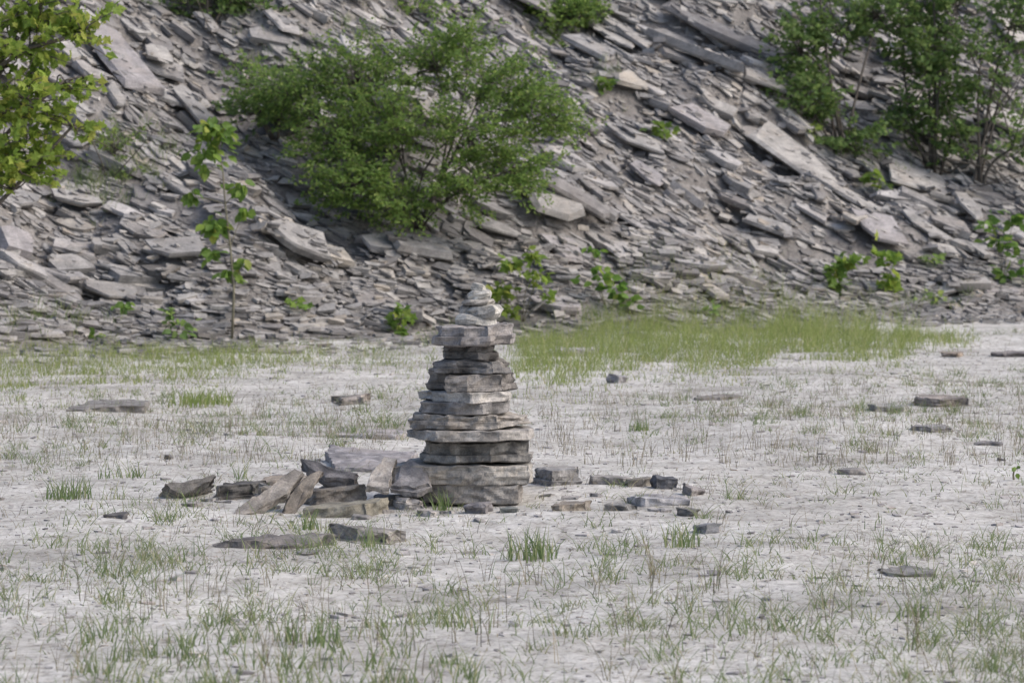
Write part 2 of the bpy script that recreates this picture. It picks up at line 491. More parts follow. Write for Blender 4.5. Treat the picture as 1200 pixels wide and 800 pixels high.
scatter(8000, 0.04, 0.14, 1.3, rub, (0.3, 0.7), 0.16, CHIPS, -0.8)

SLABM = []
for i, (V_, T_) in enumerate(UNITS):
    me = tri_mesh('rock_slab', V_, T_); me.materials.append(M_SCREE); SLABM.append(me)
def slab_part(M_, a, b, t, tint, k=None):
    o = link('rock_slab', SLABM[k if k is not None else g.randrange(len(SLABM))], None, hillside, tint)
    o.matrix_local = M_ @ Matrix.Diagonal((a, b, t, 1))
    return o
def tint_r():
    v = g.uniform(0.66, 1.4); wv = abs(g.gauss(0, 0.018))
    return (v * (1 + wv), v, v * (1 - wv + 0.015))
NPART = 0
for i in range(245):                                              # the larger slabs one can pick out
    for _ in range(60):
        s = g.uniform(S0 + .5, S1 - .5); q = g.uniform(0.1, Q1 - .5)
        if in_view(s, q, 10): break
    dep = xy(s, q)[1] / 33.0
    a = g.uniform(0.12, 0.32) * (0.6 + 0.4 * dep); b = a * g.uniform(0.28, 0.68); t = min(max(a * g.uniform(0.06, 0.18), 0.012), 0.05)
    M_ = settle(s, q, a, b, t, mean_yaw(q, g), (g.gauss(0, .09), g.gauss(0, .09)), g.uniform(.5, .8))
    slab_part(M_, a, b, t, tint_r())

def img_yaw(phi):
    tp = math.tan(rad(phi)); return math.atan2(.78 * tp, .56 - .515 * tp)
PALE, LIL, DK, TAN_, MID = (1.2, 1.19, 1.17), (1.04, 1.02, 1.06), (0.72, 0.71, 0.72), (1.3, 1.24, 1.14), (1.0, 1.0, 1.0)
HEROES = [  # photo centre, length, breadth (pixels along the face), dip in the picture, tint, thickness
    (135, 90, 120, 52, 40, LIL, .10), (216, 124, 60, 34, 18, PALE, .05), (188, 70, 30, 22, 20, PALE, .04), (240, 150, 95, 34, 38, MID, .06),
    (845, 52, 140, 34, 30, DK, .09), (812, 76, 118, 36, 33, MID, .11), (696, 66, 66, 40, 42, MID, .08), (716, 56, 70, 34, 42, PALE, .05),
    (738, 100, 38, 26, 12, TAN_, .06), (824, 156, 62, 58, 30, LIL, .09), (742, 172, 64, 36, 22, MID, .07), (895, 102, 52, 34, 16, MID, .06),
    (938, 204, 125, 64, 38, PALE, .08), (992, 238, 100, 26, 33, PALE, .05), (1074, 222, 70, 64, 24, PALE, .09), (997, 267, 30, 34, 40, TAN_, .08),
    (1030, 275, 56, 44, 12, LIL, .06), (1080, 266, 58, 22, 33, MID, .05), (1130, 250, 48, 22, 44, MID, .05), (1108, 302, 42, 22, 12, PALE, .05),
    (648, 240, 68, 52, 14, MID, .10), (677, 268, 96, 24, 14, DK, .08), (758, 210, 42, 30, 32, LIL, .05), (576, 273, 70, 16, 14, MID, .05),
    (660, 302, 44, 36, 8, LIL, .08), (322, 279, 56, 40, 8, TAN_, .06), (345, 300, 84, 40, 6, MID, .10), (378, 312, 66, 30, 4, TAN_, .10),
    (444, 300, 30, 30, 6, PALE, .09), (492, 300, 66, 34, 8, MID, .09), (654, 366, 52, 40, 6, LIL, .08), (765, 338, 58, 30, 8, PALE, .06),
    (833, 353, 40, 18, 46, TAN_, .06), (18, 305, 44, 46, 10, LIL, .12), (80, 325, 44, 30, 4, PALE, .06), (90, 250, 48, 26, 18, PALE, .06),
    (664, 198, 60, 52, 40, PALE, .06), (735, 45, 60, 24, 38, PALE, .05), (905, 270, 60, 26, 30, MID, .06), (870, 240, 64, 24, 25, DK, .06),
    (1150, 300, 70, 26, 26, MID, .06), (1175, 345, 60, 30, 6, LIL, .07), (560, 18, 60, 30, 36, PALE, .06), (620, 8, 54, 36, 20, LIL, .07),
    (30, 200, 50, 30, 28, MID, .06), (330, 150, 60, 30, 36, MID, .06), (1185, 150, 70, 50, 30, PALE, .08), (1180, 40, 60, 50, 30, PALE, .08),
    (210, 300, 60, 30, 12, MID, .06), (130, 355, 60, 30, 4, MID, .06)]
for k, (px, py, L, B, ph, tn, th) in enumerate(HEROES):
    p = on_hill(px, py); s, q = sq(p.x, p.y); ppm = F / p.y
    a = L / ppm * 0.56; b = B / ppm * 0.52 * (1.2 if ph < 25 else 1.0); t = th * 0.55
    ii = min(max(int((s - S0) / CS), 0), ns - 1); jj = min(max(int((q - Q0) / CS), 0), nq - 1)
    dz = HM[ii, jj] - p.z                                          # stand nearer down the ray by the pile's height
    s2, q2 = sq(p.x, p.y - dz * 0.9)
    M_ = settle(s2, min(q2, Q1 - .3), a, b, t, img_yaw(ph), (g.gauss(0, .04), g.gauss(0.02, .04)), 0.85, 0.55)
    slab_part(M_, a, b, t, tn, (k * 5) % len(SLABM))
scatter(18000, 0.022, 0.10, 1.4, rub, (0.3, 0.75), 0.2, CHIPS, -0.9)
scatter(5000, 0.03, 0.13, 1.4, rub, (0.3, 0.75), 0.12, CHIPS, -2.3, 1.3)
rubble = link('rock_rubble', rub.mesh('rock_rubble'), M_SCREE, hillside, (1, 1, 1))
tag(rubble, kind='stuff')
def pile_z(x, y):
    s, q = sq(x, y)
    i = int((s - S0) / CS); j = int((q - Q0) / CS)
    if 0 <= i < ns and 0 <= j < nq: return float(HM[i, j])
    return max(float(hill_sq(s, q)), float(gz(x, y)))
def on_pile(px, py):
    p = on_hill(px, py); z = pile_z(p.x, p.y)
    return Vector((p.x, p.y, max(float(hill_sq(*sq(p.x, p.y))), 0.0) * .3 + z * .7 - 0.02))

# ------------------------------------------------------------------ the cairn
CY = 14.38                                # distance of the cairn's front
PPM = F / CY
def mx(px): return (px - 600) / F * CY
def mz(py): return at(600, py, CY).z
cairn = empty('stone_cairn', (mx(553), CY + 0.15, 0))
tag(cairn, 'tall cairn of flat grey shale slabs tapering to small stones on top', 'cairn')
def cairn_stone(name, seed, x0, x1, y0, y1, front, depth=0.42, tint=(1, 1, 1), rough=1.0, taper=None, lam=4, topvar=.010, curve=None, label=None, setback=0.0, res=.012):
    X0, X1 = mx(x0), mx(x1); Z0, Z1 = mz(y1) + .004, mz(y0)
    W = X1 - X0
    fr = [(X0 + f * W, d * 1.45 - setback) for f, d in front]
    g2 = random.Random(seed)
    bk = [(X0 + W * f, -depth * k - setback) for f, k in ((g2.uniform(.95, 1), g2.uniform(.5, .7)), (g2.uniform(.72, .85), g2.uniform(.85, 1.05)), (g2.uniform(.3, .45), g2.uniform(.9, 1.1)), (g2.uniform(0.02, .1), g2.uniform(.45, .65)))]
    V_, T_ = detailed_slab(seed, fr, bk, Z0, Z1, taper, lam, rough, topvar, res, curve)
    V_[:, 1] += CY
    V_ -= np.array(cairn.location)
    o = link(name, tri_mesh(name, V_, T_), M_CAIRN, cairn, tint)
    if label: o['label'] = label
    return o
CW = (1.08, 1.04, 1.0); CG = (1, 1, 1.01); CD = (0.80, 0.79, 0.80); CL = (1.5, 1.47, 1.42)
cairn_stone('slab', 1, 494, 612, 567.5, 591, [(0, -.01), (.15, .02), (.62, .045), (.97, .03), (1, -.02)], .5, (1.12, 1.1, 1.07), .8, lam=2, label='half buried grey slab at the foot of the cairn')
cairn_stone('slab', 2, 440, 624, 545, 569, [(0, .0), (.20, .03), (.60, .055), (.985, .025), (1, -.03)], .6, (1.05, 1.03, 1.0), .9, lambda t: 1.0 - .25 * max(0, .25 - t) * 4, lam=3, label='long low base slab running out towards the rubble heap')
cairn_stone('slab', 3, 491, 627, 518.5, 543, [(0, -.05), (.05, .0), (.32, .06), (.36, .045), (.62, .06), (.98, .0), (1, -.03)], .5, (1.06, 1.05, 1.03), 1.2, None, 4, .022, setback=.03)
cairn_stone('slab', 4, 474, 626, 503, 516.5, [(0, -.14), (.13, .0), (.24, .075), (.74, .07), (.97, -.01), (1, -.08)], .5, CL, 0.6, lambda t: 1.0 - .35 * max(0, .15 - t) * 6, 3, .007, None, 'thin pale slab jutting out on both sides', setback=-.03)
cairn_stone('slab', 5, 477, 622, 486, 504, [(0, -.06), (.06, -.01), (.33, .06), (.74, .05), (1, -.06)], .46, CW, 1.2, lambda t: 1.0 - .62 * max(0, t - .68) / .32, 4, .014, lambda t: .022 * max(0, t - .7) / .3, 'slab thinning to a wedge at one end', setback=-.01)
cairn_stone('slab', 6, 489, 598, 471, 486, [(0, -.05), (.04, .0), (.42, .07), (.70, .075), (1, -.02)], .44, CG, .9, None, 3, .010, setback=.03)
cairn_stone('slab', 7, 487, 600, 459.5, 472, [(0, -.16), (.14, -.10), (.17, -.03), (.56, .09), (.60, .09), (.97, .0), (1, -.06)], .42, CL, .7, lambda t: .75 + .25 * min(1, t * 4), 3, .008, setback=.01)
cairn_stone('slab', 8, 499, 607, 439, 460.5, [(0, -.12), (.17, -.06), (.19, .05), (.45, .06), (.86, .03), (.90, -.06), (1, -.10)], .40, CW, .9, None, 4, .012, setback=.03)
cairn_stone('slab', 9, 499, 599, 422.5, 440, [(0, -.06), (.06, .0), (.35, .05), (.45, .03), (.8, .05), (1, -.04)], .38, CG, 1.4, lambda t: .82 + .18 * math.sin(t * 3.1), 4, .018, setback=.03)
cairn_stone('slab', 10, 513, 584, 405, 424, [(0, -.06), (.10, .0), (.45, -.02), (.66, .05), (1, -.01)], .36, CD, 1.5, None, 4, .016, setback=.07)
cairn_stone('slab', 11, 506, 604, 382.5, 406, [(0, -.07), (.08, .0), (.30, .03), (.36, .055), (.70, .055), (.76, .03), (.96, .0), (1, -.07)], .46, (.92, .90, .92), .9, None, 4, .012, lambda t: .012 * (t - .5), 'thick dark topmost slab carrying the little stones', setback=-.01)
def pebble(seed, x0, x1, y0, y1, tint, roll=0.0, yoff=-.14, dep=None):
    g2 = random.Random(seed); n = 12; lv = 7
    a = (mx(x1) - mx(x0)) / 2; h = (mz(y0) - mz(y1)) / 2; d = dep or a * .8
    V_, T_ = [], []
    for i in range(1, lv):
        th = math.pi * i / lv
        for j in range(n):
            ph = 2 * math.pi * j / n
            v = Vector((math.sin(th) * math.cos(ph), math.sin(th) * math.sin(ph), -math.cos(th)))
            k = (abs(v.x) ** 3 + abs(v.y) ** 3 + abs(v.z) ** 3) ** (-1 / 3) * (1 + .30 * noise.noise(v * 1.9 + Vector((seed * 5, 0, 0))) + .1 * noise.noise(v * 6))
            v = v * k
            x, z = v.x * a, v.z * h
            V_.append((x * math.cos(roll) - z * math.sin(roll), v.y * d, x * math.sin(roll) + z * math.cos(roll)))
    for l in range(lv - 2):
        for j in range(n):
            p, q = l * n + j, l * n + (j + 1) % n
            T_ += [(p, q, q + n), (p, q + n, p + n)]
    for j in range(1, n - 1): T_.append((0, j + 1, j)); k = (lv - 2) * n; T_.append((k, k + j, k + j + 1))
    V_ = np.array(V_) + np.array(((mx(x0) + mx(x1)) / 2, CY - yoff, (mz(y0) + mz(y1)) / 2)) - np.array(cairn.location)
    link('stone', tri_mesh('stone', V_, T_), M_CAIRN, cairn, tint)
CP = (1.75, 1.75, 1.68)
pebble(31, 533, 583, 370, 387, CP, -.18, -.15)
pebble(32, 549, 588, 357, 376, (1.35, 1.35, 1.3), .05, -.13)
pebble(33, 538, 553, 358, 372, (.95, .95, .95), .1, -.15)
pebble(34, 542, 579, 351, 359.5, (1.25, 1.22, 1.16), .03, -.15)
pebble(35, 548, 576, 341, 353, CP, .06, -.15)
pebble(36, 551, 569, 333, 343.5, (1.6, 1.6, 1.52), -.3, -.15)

# ------------------------------------------------------------------ loose slabs on the flat
def loose(label, seed, x0, x1, ytop, ybot, tint=CG, dep=None, rough=1.0, rot=(0, 0, 0), lam=3, name='loose_rock', cat='rock', face=None, group=None, topvar=.010, base=None, bury=0.02):
    """a slab whose front foot stands at ybot; ytop is the top of its front face"""
    p = on_ground((x0 + x1) / 2, base if base else ybot); ppm = F / p.y
    W = (x1 - x0) / ppm; H = (ybot - ytop) / ppm + bury
    dep = dep or W * .6
    g2 = random.Random(seed)
    pp = cut_poly(g2, 4); xa = min(p[0] for p in pp); xb = max(p[0] for p in pp); ya = min(p[1] for p in pp); yb = max(p[1] for p in pp)
    fr = [(((x - xa) / (xb - xa) - .5) * W, -dep * (y - ya) / (yb - ya)) for x, y in pp]; bk = []
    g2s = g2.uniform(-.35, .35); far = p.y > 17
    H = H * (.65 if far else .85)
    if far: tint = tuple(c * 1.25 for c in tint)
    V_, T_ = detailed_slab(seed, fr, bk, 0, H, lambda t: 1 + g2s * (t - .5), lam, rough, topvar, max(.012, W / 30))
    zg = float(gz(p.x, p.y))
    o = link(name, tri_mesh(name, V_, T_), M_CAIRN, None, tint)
    o.location = (p.x, p.y, zg - bury + (p.z))
    o.rotation_euler = tuple(rad(v) for v in rot)
    return tag(o, label, cat, group)
DKC = (.72, .72, .70); LILC = (1.22, 1.21, 1.28); WRM = (1.1, 1.02, .9); PLC = (1.45, 1.4, 1.36)
loose('dark blocky stone between the pointed slab and the leaning plank of rock', 51, 247, 306, 562, 583, (.66, .65, .62), .26, .9, (0, 0, -4), 4)
loose('squared grey brown block propped behind the leaning rocks', 54, 347, 431, 563, 588, WRM, .28, 1.0, (0, -2, 6), 5)
loose('flat mossy grey slab lying under the squared block', 55, 352, 458, 588, 604, (1.02, 1.0, .86), .28, 1.0, (0, 0, 3), 3)
loose('broad smooth lilac grey slab lying flat behind the rubble heap', 56, 356, 470, 549, 556, LILC, .80, .7, (2.5, 1, -6), 2, base=556)
loose('short thick slab lying flat in front of the rubble heap', 57, 374, 476, 613, 632, (1.12, 1.1, 1.06), .20, 1.1, (0, 1, -2), 3)
loose('long low ragged slab lying flat in front of the leaning plank of rock', 58, 248, 392, 632, 643, (.92, .9, .9), .26, 1.5, (0, 0, 1), 2, topvar=.02)
loose('flat grey slab with dark edge behind the broad lilac slab', 59, 392, 476, 508, 517, (1.15, 1.12, 1.15), .5, .9, (0, 0, 3), 2)
loose('grey block standing just beside the foot of the cairn', 60, 625, 687, 552, 573, (.95, .96, .98), .30, 1.0, (0, 2, 5), 3)
loose('low pale stone next in line after the grey block', 61, 688, 736, 563, 573, (1.2, 1.18, 1.16), .2, 1.1, (0, 0, -3), 2)
loose('small brown stone between low pale stone and dark blue cube of rock', 62, 734, 769, 564, 575, (1.0, .97, .9), .16, 1.1, (0, 0, 10), 2)
loose('small dark blue grey cube of rock near the cairn', 63, 767, 794, 561, 577, (.72, .76, .86), .13, .8, (0, 4, 14), 2)
loose('little angular pale stone at the far end of the line of stones', 64, 794, 822, 572, 584, (1.35, 1.3, 1.3), .14, 1.2, (0, 8, -10), 2)
loose('thin blue grey flagstone lying in front of the dark cube', 65, 736, 812, 583, 593, (1.0, 1.02, 1.1), .26, .9, (0, 0, 2), 2)
loose('low earth coloured stone in front of the grey block', 66, 645, 697, 590, 600, WRM, .16, 1.3, (0, 0, 2), 2)
loose('thin dark flake in front of the low pale stone', 67, 706, 748, 590, 598, (.8, .82, .84), .14, 1.2, (0, 0, -6), 2)
loose('small dark stone in front of the thin blue flagstone', 68, 796, 823, 596, 606, DKC, .12, 1.2, (0, 0, 6), 2)
loose('small pale and dark stone alone in the grass beyond the line of stones', 69, 812, 846, 618, 629, (1.0, 1.05, 1.12), .14, 1.2, (0, 0, -4), 2)
loose('rounded pale stone in front of the dark gap under the leaning slabs', 70, 462, 498, 577, 592, PLC, .16, 1.3, (0, 3, 4), 3)
loose('small whitish flake in front of the cairn base, by the rounded pale stone', 71, 487, 513, 595, 605, PLC, .12, 1.3, (0, 0, 3), 2)
loose('pale lilac stone lying right in front of the cairn', 72, 538, 576, 590, 603, (1.5, 1.45, 1.5), .18, 1.2, (0, 0, -4), 2)
loose('small dark flake beside the pale lilac stone in front of cairn', 73, 584, 608, 595, 602, (.8, .86, .84), .1, 1.2, (0, 0, 3), 2)
loose('flat pebble below the leaning slabs beside the mossy slab', 74, 437, 466, 577, 586, (1.1, 1.1, 1.1), .12, 1.2, (0, 0, 3), 2)
loose('brown ragged block lying alone on the pale flat near the slope', 75, 1068, 1138, 456, 473, (.82, .76, .72), .5, 1.4, (0, 3, -4), 4)
loose('flat grey green stone beside the brown ragged block', 76, 1026, 1076, 469, 479, (.95, .97, .95), .45, 1.2, (0, 0, 3), 2)
loose('thin dark flagstone on the flat in front of the brown ragged block', 77, 1074, 1122, 498, 508, (.8, .8, .83), .35, 1.2, (0, 2, 4), 2)
loose('tiny dark flake on the flat beyond the line of stones', 78, 980, 1014, 550, 557, (.85, .85, .87), .14, 1.2, (0, 0, 3), 2)
loose('slim dark flake on the flat past the thin dark flagstone', 79, 1142, 1176, 516, 522, (.8, .8, .82), .2, 1.2, (0, 0, -5), 2)
loose('low rounded brown stone on the flat behind the rubble heap', 80, 390, 442, 462, 476, (.95, .88, .82), .4, 1.2, (0, 0, 8), 3)
loose('wide low dark slab on the flat near the grass strip by the sapling', 81, 78, 168, 474, 484, (.82, .81, .8), .9, 1.3, (0, 0, 3), 2)
loose('rounded lilac stone lying in the meadow grass at the slope foot', 82, 650, 702, 404, 418, (1.15, 1.12, 1.2), .5, 1.1, (0, 0, 4), 3)
loose('small grey block at the front edge of the meadow grass', 83, 712, 738, 434, 448, (.95, .95, 1.0), .25, 1.2, (0, 3, 6), 2)
loose('low dark flat stone among thin stalks in front of the meadow grass', 84, 815, 868, 461, 467, (.8, .78, .76), .4, 1.2, (0, 0, -3), 2)
loose('brown low stone where the meadow grass ends beside the slope', 85, 1108, 1137, 412, 420, (.9, .84, .8), .35, 1.2, (0, 0, 4), 2)
loose('low stone on the bare flat just below the slope foot', 86, 1164, 1204, 411, 420, (.9, .85, .84), .4, 1.2, (0, 0, -4), 2)
loose('flat slab embedded in pale silt among foreground weeds', 87, 1030, 1108, 668, 674, (.9, .9, .92), .22, 1.2, (0, 0, 2), 2)
loose('little flat flake in the silt near the pointed slab', 88, 118, 150, 607, 613, (.85, .83, .82), .14, 1.2, (0, 0, 5), 2)
loose('thin grey flake in the silt beside the long low ragged slab', 89, 346, 372, 644, 650, (1.0, 1.0, 1.0), .1, 1.2, (0, 0, -5), 2)
loose('dark crumb of rock on the flat behind the pointed slab', 90, 192, 206, 534, 540, (.75, .75, .75), .1, 1.2, (0, 0, 5), 2)

def shard(label, seed, corners, thick, tint, rough=.8):
    """a slab given by the outline of its visible face: (photo x, photo y, distance)"""
    C = [np.array(at(px, py, Y)) for px, py, Y in corners]; c = np.mean(C, 0)
    nrm = sum(np.cross(C[i] - c, C[(i + 1) % len(C)] - c) for i in range(len(C))); nrm /= np.linalg.norm(nrm)
    if nrm[1] > 0: C = C[::-1]; nrm = -nrm
    X = C[1] - C[0]; X = np.array([1.0, 0, 0]) - nrm * nrm[0]; X /= np.linalg.norm(X); Yv = np.cross(nrm, X)
    pl = [(float((p - c) @ X), float((p - c) @ Yv)) for p in C]
    ar = sum(pl[i][0] * pl[(i + 1) % len(pl)][1] - pl[(i + 1) % len(pl)][0] * pl[i][1] for i in range(len(pl)))
    if ar < 0: pl = pl[::-1]
    V_, T_ = detailed_slab(seed, [(x, -y) for x, y in pl], [], -thick, 0, None, 3, rough, .010, .011)
    o = link('loose_rock', tri_mesh('loose_rock', V_, T_), M_CAIRN, None, tint)
    o.matrix_world = Matrix(((X[0], Yv[0], nrm[0], c[0]), (X[1], Yv[1], nrm[1], c[1]), (X[2], Yv[2], nrm[2], c[2]), (0, 0, 0, 1)))
    return tag(o, label, 'rock')
shard('pale plank of rock leaning up diagonally on the rubble heap', 52, [(271, 606, 13.74), (283, 589, 13.80), (312, 570, 13.9), (345, 548, 14.05), (358, 551, 14.05), (338, 577, 13.92), (300, 600, 13.76)], .06, (1.15, 1.11, 1.05))
shard('dark thin slab propped up behind the pale leaning plank', 53, [(330, 603, 13.86), (338, 577, 13.92), (352, 562, 13.98), (374, 549, 14.05), (382, 553, 14.05), (372, 567, 14.0), (346, 604, 13.86)], .07, (.62, .58, .54))
shard('pale slab leaning against the cairn base beside the broad lilac slab', 94, [(429, 569, 14.2), (437, 545, 14.32), (448, 534, 14.4), (468, 535, 14.4), (461, 553, 14.32), (457, 571, 14.2)], .05, (1.1, 1.07, 1.05))
shard('grey slab leaning on the lowest cairn slabs', 95, [(456, 571, 14.24), (468, 542, 14.36), (482, 535, 14.42), (498, 546, 14.34), (506, 566, 14.22), (488, 573, 14.2)], .05, (1.08, 1.07, 1.10))
shard('dark pointed slab at the outer end of the rubble heap beside the cairn', 50, [(189, 567, 14.6), (205, 559, 14.62), (236, 557, 14.66), (252, 552, 14.7), (257, 560, 14.7), (240, 573, 14.62), (214, 578, 14.58), (197, 576, 14.58)], .20, (.62, .61, .60))
shard('dark slab edge raised behind the squared block', 98, [(351, 537, 14.55), (376, 540, 14.55), (402, 547, 14.5), (422, 552, 14.5), (416, 563, 14.45), (380, 560, 14.45), (360, 548, 14.5)], .07, (.78, .76, .78))
loose('stone under the two leaning slabs, tinted dark for the shade in the gap', 99, 436, 506, 570, 584, (.7, .7, .7), .2, 1.1, (0, 0, 4), 3, base=586)  # dark tint stands in for the shade of the gap below the slabs
loose('grey stone tucked under the dark propped slab', 96, 300, 350, 566, 586, (.85, .83, .8), .22, 1.2, (0, 4, 10), 3)
loose('flat stone behind the pale leaning plank', 97, 298, 360, 556, 566, (1.15, 1.1, 1.05), .3, 1.2, (0, 0, -6), 2, base=570)

CHIPSPOTS = (('small angular chip of rock strewn around the leaning plank of rock', ((262, 590, 22), (285, 598, 18), (305, 596, 26), (318, 604, 18), (240, 588, 20), (230, 598, 26), (330, 560, 18))),
             ('small angular chip of rock between the mossy slab and the cairn', ((420, 606, 20), (448, 598, 24), (470, 603, 16), (525, 602, 22), (560, 610, 20), (610, 606, 16))),
             ('small angular chip of rock in front of the grey block and line of stones', ((640, 582, 20), (668, 585, 24), (700, 584, 16), (780, 600, 22))))
for lab, spots in CHIPSPOTS:
    for k, (px, py, w_) in enumerate(spots):
        v = R.uniform(.8, 1.5)
        loose(lab, 200 + k + px, px - w_ / 2, px + w_ / 2, py - R.uniform(3, 7), py, (v * 1.01, v, v), w_ / 240 * .9, 1.0, (0, 0, R.uniform(-30, 30)), 2, 'rock_chip', 'rock', None, 'small chips of rock around the cairn')
# ------------------------------------------------------------------ grass
def blades(soup, base, h, wid, lean, az, seg=3, droop=0.5, face=None):
    """vectorised curved blades. base (n,3)"""
    n = len(base); rows = []
    d = np.stack([np.cos(az), np.sin(az), np.zeros(n)], 1)
    fa = (az + math.pi / 2 if face is None else face)
    sd_ = np.stack([np.cos(fa), np.sin(fa), np.zeros(n)], 1)
    for i in range(seg + 1):
        f = i / seg
        c = base + d * (lean * h * (f ** (1 + droop)))[:, None]
        c[:, 2] += h * f * (1 - 0.25 * lean * f)
        wv = wid * (1 - f ** 1.6) * .5
        if i < seg: rows += [c - sd_ * wv[:, None], c + sd_ * wv[:, None]]
        else: rows.append(c)
    k = len(rows); V_ = np.stack(rows, 1).reshape(-1, 3)
    t = []
    for i in range(seg - 1): t += [(2 * i, 2 * i + 1, 2 * i + 3), (2 * i, 2 * i + 3, 2 * i + 2)]
    t.append((2 * seg - 2, 2 * seg - 1, 2 * seg))
    T_ = (np.arange(n)[:, None, None] * k + np.array(t)[None]).reshape(-1, 3)
    soup.add(V_, T_)
def ground_pts(px, py):
    u = (px - 600) / F; v = (400 - py) / F
    dy = COSP + v * SINP; dz = -SINP + v * COSP; t = -CAMH / dz
    x, y = u * t, dy * t
    return np.stack([x, y, gz(x, y) - 0.004], 1)
def tufts(soup, centres, nmin, nmax, hlo, hhi, wlo, whi, spread, leanlo, leanhi, seg=3, droop=.5):
    cnt = NR.integers(nmin, nmax + 1, len(centres)); idx = np.repeat(np.arange(len(centres)), cnt)
    n = len(idx); hs_ = NR.uniform(.6, 1.15, len(centres))
    b = centres[idx] + np.concatenate([NR.normal(0, spread, (n, 2)), np.zeros((n, 1))], 1)
    b[:, 2] = gz(b[:, 0], b[:, 1]) - .006
    h = NR.uniform(hlo, hhi, n) * hs_[idx]
    blades(soup, b, h, NR.uniform(wlo, whi, n), NR.uniform(leanlo, leanhi, n), NR.uniform(0, 6.28, n), seg, droop, NR.uniform(-.6, .6, n))
def flat_xy(n, ylo=8.4, yhi=33.0, pw=1.0):
    """points spread evenly over the flat in view"""
    out = []
    while len(out) < n:
        y = NR.uniform(ylo, yhi, 4000); x = NR.uniform(-7.5, 9.5, 4000)
        s, q = sq(x, y)
        ok = (np.abs(x) < y * .185 + .25) & (q < -0.25) & (NR.random(4000) < (ylo / y) ** pw)
        # keep the cairn and the rubble heap's own footprint clear
        ok &= ~((np.abs(y - 14.55) < .32) & (x > -.95) & (x < .12)) & ~((y > 13.6) & (y < 14.4) & (x > -1.4) & (x < -.55))
        ok &= ~((y > 14.5) & (y < 15.3) & (x > -1.0) & (x < -.5))
        out += list(zip(x[ok], y[ok]))
    a = np.array(out[:n]); return np.concatenate([a, gz(a[:, 0], a[:, 1])[:, None]], 1)
_c = sinfield(9, 14, 1.2, 6.0)
def clump(p, thr): return p[field(_c, p[:, 0] * 1.0, p[:, 1] * .5, .5) + NR.normal(0, 3.0, len(p)) > thr]

so = Soup()
tufts(so, clump(flat_xy(6500, pw=.6), -1), 2, 6, .015, .08, .0022, .005, .022, .3, 2.2)
tufts(so, clump(flat_xy(1700, pw=.8), 1.0), 5, 22, .03, .16, .002, .005, .032, .3, 1.6)
tufts(so, flat_xy(330, 8.4, 12.5, .5), 3, 16, .03, .16, .0022, .005, .034, .3, 1.7)
pleft = ground_pts(NR.uniform(100, 560, 70), NR.uniform(735, 830, 70))
tufts(so, pleft, 5, 14, .05, .14, .003, .006, .03, .2, .8)
sparse = link('sparse_grass', so.mesh('sparse_grass'), M_GRASS, None, (1, 1, 1))
tag(sparse, 'thin green grass scattered over the pale silt flat', 'grass', kind='stuff')
so = Soup()
tufts(so, clump(flat_xy(2900, pw=.6), -2), 2, 6, .03, .14, .0014, .0028, .025, .2, 1.3)
tufts(so, ground_pts(NR.uniform(-20, 470, 230), NR.uniform(470, 545, 230)), 3, 8, .06, .18, .0018, .003, .03, .05, .6)
tufts(so, ground_pts(NR.uniform(620, 1220, 300), NR.uniform(455, 545, 300)), 3, 8, .06, .20, .0018, .003, .03, .05, .6)
tufts(so, flat_xy(160, 8.4, 11.5, .2), 1, 4, .12, .28, .002, .0035, .015, .05, .5)
st = flat_xy(20000, pw=.8)                                          # broken stalks lying about
st[:, 2] += .006
blades(so, st, NR.uniform(.006, .02, len(st)), NR.uniform(.0025, .006, len(st)), NR.uniform(1.0, 6, len(st)), NR.uniform(0, 6.28, len(st)), 2, .2)
dry = link('dry_stalks', so.mesh('dry_stalks'), M_STRAW, None, (1, 1, 1))
tag(dry, 'thin dry brown stalks and straw scattered over the silt flat', 'dry grass', kind='stuff')

def band(name, label, pts, hlo, hhi, mat, wid=(.003, .006)):
    px, py, vv = pts
    so = Soup(); b = ground_pts(px, py)
    b[:, 2] = np.maximum(b[:, 2], np.array([max(0, pile_z(x, y)) if sq(x, y)[1] > -1 else 0 for x, y in b[:, :2]]) * .6)
    k = len(b)
    cl = np.clip(.75 + .16 * field(_b, b[:, 0], b[:, 1], 0.0), .25, 1.5)           # clumps of taller and shorter grass
    blades(so, b, NR.uniform(hlo, hhi, k) * NR.uniform(.4, 1, k) * cl * (1 - .65 * np.clip((vv - .55) / .6, 0, 1)), NR.uniform(*wid, k), NR.uniform(.1, 1.1, k), NR.uniform(0, 6.28, k), 3, .8, NR.uniform(-.6, .6, k))
    o = link(name, so.mesh(name), mat, None, (1, 1, 1)); tag(o, label, 'grass', kind='stuff')
_b = sinfield(77, 12, .25, 1.6)
def ragged(n, x0, x1, top, bot, seed, soft=.7):
    fx = sinfield(seed, 8, 30, 200); x = NR.uniform(x0, x1, n)
    wob = sum(np.sin(k[0] * x + k[2]) for k in zip(*fx)) * 3
    t_ = np.interp(x, *zip(*top)) + wob * .4; b_ = np.interp(x, *zip(*bot)) + wob
    v = NR.random(n) ** 1.15 * (1 + soft * NR.random(n) ** 3)
    y = t_ + (b_ - t_) * v
    e = np.minimum((x - x0) / 40.0, (x1 - x) / 150.0)
    p = ground_pts(x, np.maximum(y, 362))
    keep = (field(_b, p[:, 0], p[:, 1], 0.0) + NR.normal(0, 1.3, n) > -1.3 + 3.0 * np.clip(v - .5, 0, 1)) & (NR.random(n) < np.clip(e, .05, 1))
    return x[keep], np.maximum(y, 362)[keep], v[keep]
pts = ragged(23000, 590, 1150, [(590, 408), (680, 392), (760, 388), (860, 385), (1000, 388), (1110, 398)], [(590, 445), (690, 447), (760, 432), (900, 420), (1040, 418), (1110, 409)], 61)
band('meadow_grass', 'tall bright green meadow grass growing along the slope foot', pts, .12, .38, M_BAND)
